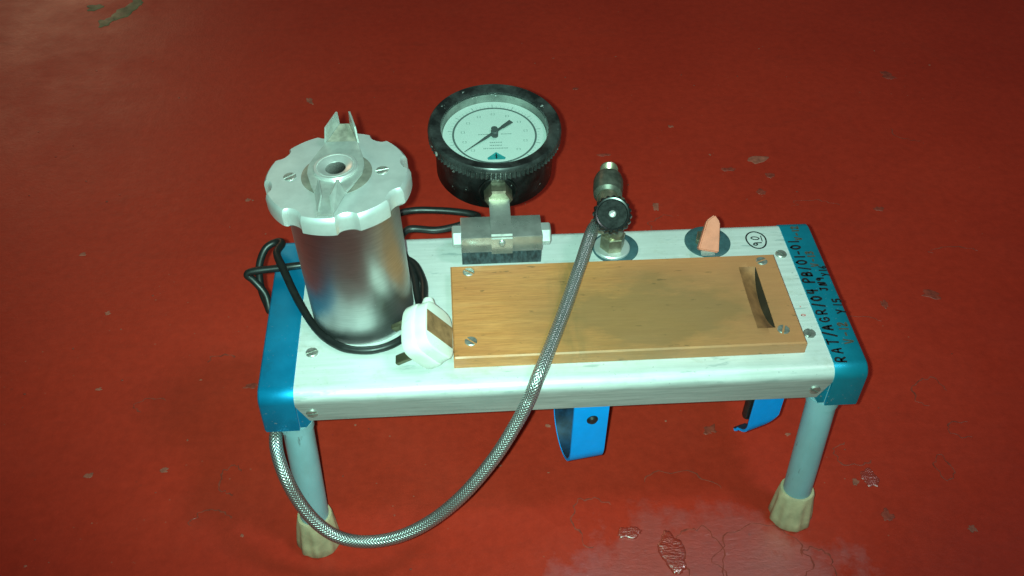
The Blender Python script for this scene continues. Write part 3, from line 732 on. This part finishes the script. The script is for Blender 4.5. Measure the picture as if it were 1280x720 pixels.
# pressed plate with folded ears
ZP = 0.1432
half = [(0.0200, 0.008), (0.0208, 0.002), (0.0200, -0.006), (0.0150, -0.020), (0.0110, -0.029), (0.0052, -0.0385), (0.0058, -0.0530)]
half_b = [(0.0180, 0.015), (0.0118, 0.0335)]
out = [(-x, y) for x, y in half] + [(x, y) for x, y in half[::-1]] + half_b + [(-x, y) for x, y in half_b[::-1]]
bm = bmesh.new(); bm_prism(bm, out, ZP, ZP + 0.0020); holder = from_bm('holder_plate', bm, 'plate', can, False)
holder.rotation_euler = (0, 0, math.radians(-4.5))
def quad_plate(name, pts, th, mat, parent):
    v = [Vector(p) for p in pts]; nrm = (v[1] - v[0]).cross(v[2] - v[0]).normalized()*th
    bm = bmesh.new(); a = [bm.verts.new(p) for p in v]; b = [bm.verts.new(p + nrm) for p in v]; n = len(v)
    bm.faces.new(a[::-1]); bm.faces.new(b)
    for k in range(n): bm.faces.new((a[k], a[(k+1) % n], b[(k+1) % n], b[k]))
    return from_bm(name, bm, mat, parent, False)
zt = ZP + 0.0008
quad_plate('ear', [(-0.0118, 0.0325, zt), (0.0118, 0.0325, zt), (0.0036, 0.0530, zt + 0.0032), (-0.0036, 0.0530, zt + 0.0032)], 0.0010, 'earth', holder)
for s in (-1, 1):
    # far ears fold up beside the tab, near ears fold up and lean inwards
    quad_plate('ear', [(s*0.0120, 0.0325, zt), (s*0.0037, 0.0535, zt + 0.0030), (s*0.0042, 0.0545, zt + 0.0140), (s*0.0105, 0.0365, zt + 0.0120)][::s], 0.0014, 'plate', holder)
    quad_plate('ear', [(s*0.0112, -0.0285, zt), (s*0.0057, -0.0530, zt), (s*0.0036, -0.0410, zt + 0.0085), (s*0.0072, -0.0275, zt + 0.0115)][::s], 0.0014, 'plate', holder)
lathe('plate_boss', [(0.0175, 0.1403), (0.0175, ZP + 0.0004)], 'ring', holder)
lathe('hub', [(0.0162, ZP + 0.0010), (0.0162, ZP + 0.0034), (0.0155, ZP + 0.0042), (0.0140, ZP + 0.0043), (0.0138, ZP + 0.0036), (0.0132, ZP + 0.0036), (0.0130, ZP + 0.0043), (0.0118, ZP + 0.0042), (0.0076, ZP + 0.0022), (0.0074, ZP + 0.0018)], 'nickel', holder, capb=False, capt=False)
lathe('bore', [(0.0078, ZP + 0.0012), (0.0078, ZP + 0.0020)], 'rubber', holder)

# ------------------------------------------------------------------ pressure gauge
GB = 0.055                                       # case depth
ga = empty('pressure_gauge', (-0.0438, 0.2510, H + 0.0170), (math.radians(5), 0, 0))
tag(ga, 'round black pressure gauge with white dial lying face up behind the clamp block', 'gauge')
case = lathe('case', [(0.0485, 0.0), (0.0525, 0.0015), (0.0540, 0.004), (0.0545, GB - 0.012)], 'black', ga, n=96, capt=False)
def knurl(a, i): return 1 - (0.030*(0.5 + 0.5*math.cos(88*a)) if i in (1, 2) else 0)
bm = bmesh.new()
bm_lathe(bm, [(0.0545, GB - 0.0130), (0.0606, GB - 0.0120), (0.0606, GB - 0.0060), (0.0606, GB - 0.0045), (0.0600, GB - 0.0015), (0.0585, GB), (0.0525, GB - 0.0008), (0.0490, GB - 0.0022), (0.0484, GB - 0.0045)], n=440, capb=False, capt=False, fr=knurl)
from_bm('bezel', bm, 'bezel', ga, True, 35)
lathe('inner_ring', [(0.0484, GB - 0.0044), (0.0478, GB - 0.0120), (0.0468, GB - 0.0124)], 'dialwall', ga, n=96, capb=False, capt=False)
ZD = GB - 0.0122
dial = lathe('dial', [(0.0475, ZD - 0.001), (0.0475, ZD)], 'dial', ga, n=96)
lathe('glass', [(0.0486, GB - 0.0046), (0.0486, GB - 0.0028)], 'glass', ga, n=96)
def flat(name, polys, mat, z):
    bm = bmesh.new()
    for p in polys:
        f = bm.faces.new([bm.verts.new((x, y, z)) for x, y in p]); f.normal_update()
        if f.normal.z < 0: f.normal_flip()
    me = bpy.data.meshes.new(name); bm.to_mesh(me); bm.free(); o = link(name, me, mat); o.parent = dial; return o
def ringpoly(r0, r1, a0, a1, n=96):
    A = [a0 + (a1 - a0)*k/n for k in range(n + 1)]
    return [[(r0*math.cos(a), r0*math.sin(a)), (r1*math.cos(a), r1*math.sin(a)), (r1*math.cos(b), r1*math.sin(b)), (r0*math.cos(b), r0*math.sin(b))] for a, b in zip(A, A[1:])]
flat('scale_ring', ringpoly(0.0368, 0.0386, 0, 2*math.pi), 'ink', ZD + 0.0002)
def tick(a, r0, r1, wd): c, s = math.cos(a), math.sin(a); return [(r0*c - wd*s, r0*s + wd*c), (r1*c - wd*s, r1*s + wd*c), (r1*c + wd*s, r1*s - wd*c), (r0*c + wd*s, r0*s - wd*c)]
A0, A1 = math.radians(225), math.radians(-45)
flat('scale_marks', [tick(A0 + (A1 - A0)*k/50, 0.0390, 0.0412 if k % 5 else 0.0430, 0.00012 if k % 5 else 0.00028) for k in range(51)], 'paleink', ZD + 0.0002)
rr = random.Random(5); marks = []
for k in range(0, 51, 5):                         # faint printed figures, too small to read
    a = A0 + (A1 - A0)*k/50
    for q in (-1, 1):
        cx, cy = 0.0290*math.cos(a) + q*0.0010, 0.0290*math.sin(a)
        for px, py, sx, sy in ((0, 0.0011, 0.0006, 0.00018), (0.0005*q, 0, 0.00018, 0.0011), (0, -0.0011, 0.0006, 0.00018)):
            marks.append([(cx + px - sx, cy + py - sy), (cx + px + sx, cy + py - sy), (cx + px + sx, cy + py + sy), (cx + px - sx, cy + py + sy)])
for cy, hw in ((-0.0105, 0.0050), (-0.0145, 0.0050), (-0.0185, 0.0110), (0.0008, -0.0150)):
    x = -abs(hw)
    while x < abs(hw):
        d = rr.uniform(0.0010, 0.0022)
        if not (hw < 0 and abs(x) < 0.005): marks.append([(x, cy - 0.0005), (x + d*0.7, cy - 0.0005), (x + d*0.7, cy + 0.0005), (x, cy + 0.0005)])
        x += d
flat('printed_marks', marks, 'paleink', ZD + 0.0002)
flat('emblem', [[(-0.0075, -0.0335), (0.0075, -0.0335), (0.0082, -0.0310), (0.0, -0.0235), (-0.0082, -0.0310)]], 'logo', ZD + 0.00025)
flat('emblem_mark', [[(-0.0006, -0.0325), (0.0006, -0.0325), (0.0006, -0.0255), (-0.0006, -0.0255)], [(-0.0030, -0.0300), (0.0, -0.0312), (0.0030, -0.0300), (0.0, -0.0306)], [(-0.0024, -0.0278), (0.0, -0.0290), (0.0024, -0.0278), (0.0, -0.0284)]], 'marker', ZD + 0.0004)
pa = math.radians(222)
def rotp(p, a): return (p[0]*math.cos(a) - p[1]*math.sin(a), p[0]*math.sin(a) + p[1]*math.cos(a))
bm = bmesh.new()
bm_prism(bm, [rotp(p, pa) for p in ((0.0380, 0.0001), (0.0200, 0.0007), (0.0120, 0.0014), (-0.0090, 0.0013), (-0.0100, 0.0018), (-0.0215, 0.0024), (-0.0215, -0.0024), (-0.0100, -0.0018), (-0.0090, -0.0013), (0.0120, -0.0014), (0.0200, -0.0007), (0.0380, -0.0001))], ZD + 0.0030, ZD + 0.0037)
bm_lathe(bm, [(0.0034, ZD), (0.0034, ZD + 0.0045), (0.0024, ZD + 0.0052)], n=24)
for q in (0.0046, -0.0046): bm_lathe(bm, [(0.0030, ZD + 0.0028), (0.0030, ZD + 0.0040)], (0, q, 0), n=20)
from_bm('pointer', bm, 'pointer', ga, False)
# stem socket on the side of the case, and the hex stem
lathe('socket', [(0.0170, -0.004), (0.0170, 0.0016), (0.0160, 0.0024), (0.0150, 0.0016), (0.0145, -0.003)], 'black', ga, o=(0, -0.0530, 0.0235), d=(0, -1, 0), n=48)
bm = bmesh.new(); x, y, z = basis((0, -1, 0))
bm_lathe(bm, [(0.0125, -0.006), (0.0125, 0.0150), (0.0112, 0.0170), (0.0100, 0.0172)], (0, -0.0500, 0.0235), (0, -1, 0), 6)
bm_lathe(bm, [(0.0060, 0.0160), (0.0060, 0.0280)], (0, -0.0500, 0.0190), (0, -1, -0.05), 24)
from_bm('stem', bm, 'brass', ga, True, 25)

# ------------------------------------------------------------------ needle valve
va = empty('needle_valve', (0.0550, 0.1525, H))
tag(va, 'dull brass valve with black ribbed knob on a white washer beside the clamp block', 'valve')
lathe('gasket', [(0.0205, 0), (0.0205, 0.0012), (0.0195, 0.0016)], 'teal', va, o=(0.0035, 0.0010, 0))
lathe('washer', [(0.0160, 0.001), (0.0160, 0.0032), (0.0152, 0.0040), (0.0100, 0.0040)], 'alu', va)
bm = bmesh.new(); bm_prism(bm, hexagon(0.0110, 0.1), 0.003, 0.0180, 0.0008); from_bm('hex_stud', bm, 'brass', va, True, 25)
bm = bmesh.new(); bm_lathe(bm, [(0.0082, 0.016), (0.0082, 0.030), (0.0095, 0.032), (0.0095, 0.052), (0.0078, 0.055)], n=32)
ka = Vector((-0.10, -0.60, 0.79)).normalized()
bm_lathe(bm, [(0.0058, -0.004), (0.0058, 0.020)], (-0.004, -0.004, 0.038), ka, 24); from_bm('body', bm, 'brass', va)
# outlet: brass body, dark union nut, threaded end, pointing to the back
fa = Vector((0.16, 0.95, 0.06)).normalized(); fo = (-0.0085, -0.006, 0.0420)
lathe('outlet', [(0.0092, 0.0), (0.0092, 0.030), (0.0098, 0.031)], 'brass', va, o=fo, d=fa, n=32)
lathe('union_nut', [(0.0098, 0.026), (0.0125, 0.029), (0.0132, 0.035), (0.0132, 0.046), (0.0118, 0.051), (0.0090, 0.0525)], 'darkbrass', va, o=fo, d=fa, n=40)
prof = []
for k in range(11): prof += [(0.0081, 0.051 + k*0.0012), (0.0074, 0.0516 + k*0.0012)]
prof += [(0.0078, 0.0645), (0.0070, 0.0655), (0.0048, 0.0655), (0.0048, 0.0600)]
lathe('threaded_end', prof, 'brass', va, o=fo, d=fa, n=32)
ko = Vector((-0.004, -0.004, 0.038)) + ka*0.012
def lob(a, i): return 1 - (0.085*(0.5 - 0.5*math.cos(20*a)) if i in (1, 2, 3) else 0)
kn = lathe('knob', [(0.0135, 0.0), (0.0165, 0.0015), (0.0168, 0.0085), (0.0160, 0.0105), (0.0140, 0.0115), (0.0128, 0.0112), (0.0122, 0.0096)], 'knob', va, o=ko, d=ka, n=200, fr=lob, capt=False)
lathe('inlay', [(0.0126, 0.0092), (0.0126, 0.0097), (0.0060, 0.0103), (0.0058, 0.0100)], 'knobface', kn, o=ko, d=ka, n=40)
lathe('knob_screw', [(0.0030, 0.0095), (0.0030, 0.0112), (0.0018, 0.0120)], 'nickel', kn, o=ko, d=ka, n=20)

# ------------------------------------------------------------------ braided hose
hs = empty('braided_hose', (-0.04, -0.03, 0.19))
tag(hs, 'braided steel hose looping from the valve over the wooden block and down past one leg', 'hose')
hp = [(0.0480, 0.1530, 0.2280), (0.0415, 0.1485, 0.2340), (0.0335, 0.1390, 0.2370), (0.0195, 0.1040, 0.2300), (0.0040, 0.0640, 0.2245), (-0.0115, 0.0250, 0.2222), (-0.0250, -0.0050, 0.2175), (-0.0328, -0.0135, 0.1995),
      (-0.0424, -0.0200, 0.1798), (-0.0597, -0.0300, 0.1512), (-0.0847, -0.0400, 0.1186), (-0.1116, -0.0450, 0.0907), (-0.1387, -0.0480, 0.0742), (-0.1656, -0.0470, 0.0667), (-0.1882, -0.0450, 0.0719),
      (-0.2051, -0.0400, 0.0861), (-0.2179, -0.0320, 0.1065), (-0.2270, -0.0220, 0.1295), (-0.2330, -0.0060, 0.1440), (-0.2340, 0.0120, 0.1480), (-0.2300, 0.0350, 0.1480), (-0.2100, 0.0600, 0.1600), (-0.1900, 0.0800, 0.1800), (-0.1850, 0.0850, 0.1995)]
def rel(o, off): o.matrix_parent_inverse = Matrix.Translation((-off[0], -off[1], -off[2])); return o
HL = (-0.04, -0.03, 0.19)
rel(tube('braid', hp, 0.0053, 'braid', hs, 20, 14), HL)
dd = (Vector(hp[1]) - Vector(hp[0])).normalized()
rel(lathe('end_fitting', [(0.0066, -0.002), (0.0072, 0.0), (0.0072, 0.014), (0.0062, 0.016)], 'brass', hs, o=hp[0], d=dd, n=24), HL)

# ------------------------------------------------------------------ mains lead with plug
pl = empty('power_cord', (-0.11, 0.045, H))
tag(pl, 'black mains lead with white three pin plug, coiled round the steel cylinder', 'power cord')
PO = (-0.11, 0.045, H)
cp = [(-0.1125, 0.0560, 0.2190), (-0.1115, 0.0720, 0.2160), (-0.1110, 0.0920, 0.2110), (-0.1125, 0.1170, 0.2085), (-0.1234, 0.1420, 0.2070), (-0.1500, 0.1520, 0.2060), (-0.1850, 0.1440, 0.2070), (-0.2152, 0.1388, 0.2095), (-0.2345, 0.1375, 0.2085),
      (-0.2570, 0.1362, 0.2070), (-0.2625, 0.1350, 0.2040), (-0.2580, 0.1335, 0.1990), (-0.2490, 0.1270, 0.1880), (-0.2465, 0.1190, 0.1770), (-0.2480, 0.1230, 0.1760), (-0.2540, 0.1370, 0.1860), (-0.2555, 0.1530, 0.1970), (-0.2500, 0.1660, 0.2060), (-0.2400, 0.1700, 0.2100), (-0.2345, 0.1640, 0.2130),
      (-0.2370, 0.1480, 0.2160), (-0.2300, 0.1290, 0.2155), (-0.2157, 0.0965, 0.2100), (-0.1975, 0.0640, 0.2060), (-0.1770, 0.0450, 0.2055), (-0.1549, 0.0405, 0.2055), (-0.1360, 0.0460, 0.2060), (-0.1220, 0.0600, 0.2060), (-0.1155, 0.0800, 0.2055), (-0.1175, 0.1050, 0.2055), (-0.1210, 0.1300, 0.2055),
      (-0.1320, 0.1650, 0.2056), (-0.1250, 0.1840, 0.2065), (-0.1002, 0.1822, 0.2062), (-0.0785, 0.1880, 0.2060), (-0.0620, 0.2000, 0.2040), (-0.0700, 0.2090, 0.2020), (-0.0999, 0.2150, 0.2020), (-0.1294, 0.2130, 0.2030), (-0.1550, 0.1900, 0.2060), (-0.1620, 0.1600, 0.2070), (-0.1620, 0.1330, 0.2110)]
rel(tube('cable', cp, 0.0033, 'rubber', pl, 12, 10, 0.05), PO)
# plug: cover normal pn points up to the right, cord leaves towards +y
pn = Vector((0.82, -0.10, 0.56)).normalized(); pc = Vector((-0.06, 1.0, 0.10)); pc = (pc - pn*pc.dot(pn)).normalized(); pw = pc.cross(pn)
pcov = Vector((-0.0985, 0.0345, H + 0.0310))
def plug_ring(bm, s, n=40, d=0.0, round_=4.4):
    out = []
    for k in range(n):
        a = 2*math.pi*k/n; ca, sa = math.cos(a), math.sin(a)
        r = 1/((abs(ca)**round_ + abs(sa)**round_)**(1/round_)); u, v = 0.0198*s*r*ca, 0.0228*s*r*sa
        u *= 1 - 0.10*max(0, v/0.0255)
        out.append(bm.verts.new(pcov + pw*u + pc*v - pn*d))
    return out
def loft(bm, rings):
    n = len(rings[0])
    for p, q in zip(rings, rings[1:]):
        for k in range(n): bm.faces.new((p[k], p[(k+1) % n], q[(k+1) % n], q[k]))
    bm.faces.new(rings[0]); bm.faces.new(rings[-1][::-1])
bm = bmesh.new(); loft(bm, [plug_ring(bm, s, d=d) for s, d in ((0.88, 0), (0.915, 0.0003), (0.935, 0.0012), (0.955, 0.0060), (0.965, 0.0100))]); pb = rel(from_bm('plug_cover', bm, 'plug', pl, True, 50), PO)
bm = bmesh.new(); loft(bm, [plug_ring(bm, s, d=d) for s, d in ((0.97, 0.0098), (1.0, 0.0104), (1.02, 0.0130), (1.02, 0.0200), (0.98, 0.0222))]); rel(from_bm('plug_base', bm, 'plug', pl, True, 50), PO)
def pbox(name, c, s, mat, bev):
    rot = Matrix((pw, pc, pn)).transposed(); bm = bmesh.new(); bm_box(bm, pcov + pw*c[0] + pc*c[1] + pn*c[2], s, bev, rot); return rel(from_bm(name, bm, mat, pl, True, 40), PO)
pbox('fuse_label', (0, 0.0, 0.0002), (0.0325, 0.0195, 0.0006), 'label', 0.0)
pbox('pin', (0, -0.0125, -0.0310), (0.0040, 0.0080, 0.0220), 'pin', 0.0008)
for s in (-1, 1): pbox('pin', (s*0.0110, 0.0100, -0.0285), (0.0063, 0.0040, 0.0170), 'pin', 0.0006)
rel(lathe('cord_grip', [(0.0062, -0.006), (0.0056, 0.004), (0.0042, 0.009)], 'plug', pl, o=pcov - pn*0.011 + pc*0.0235, d=pc, n=20), PO)
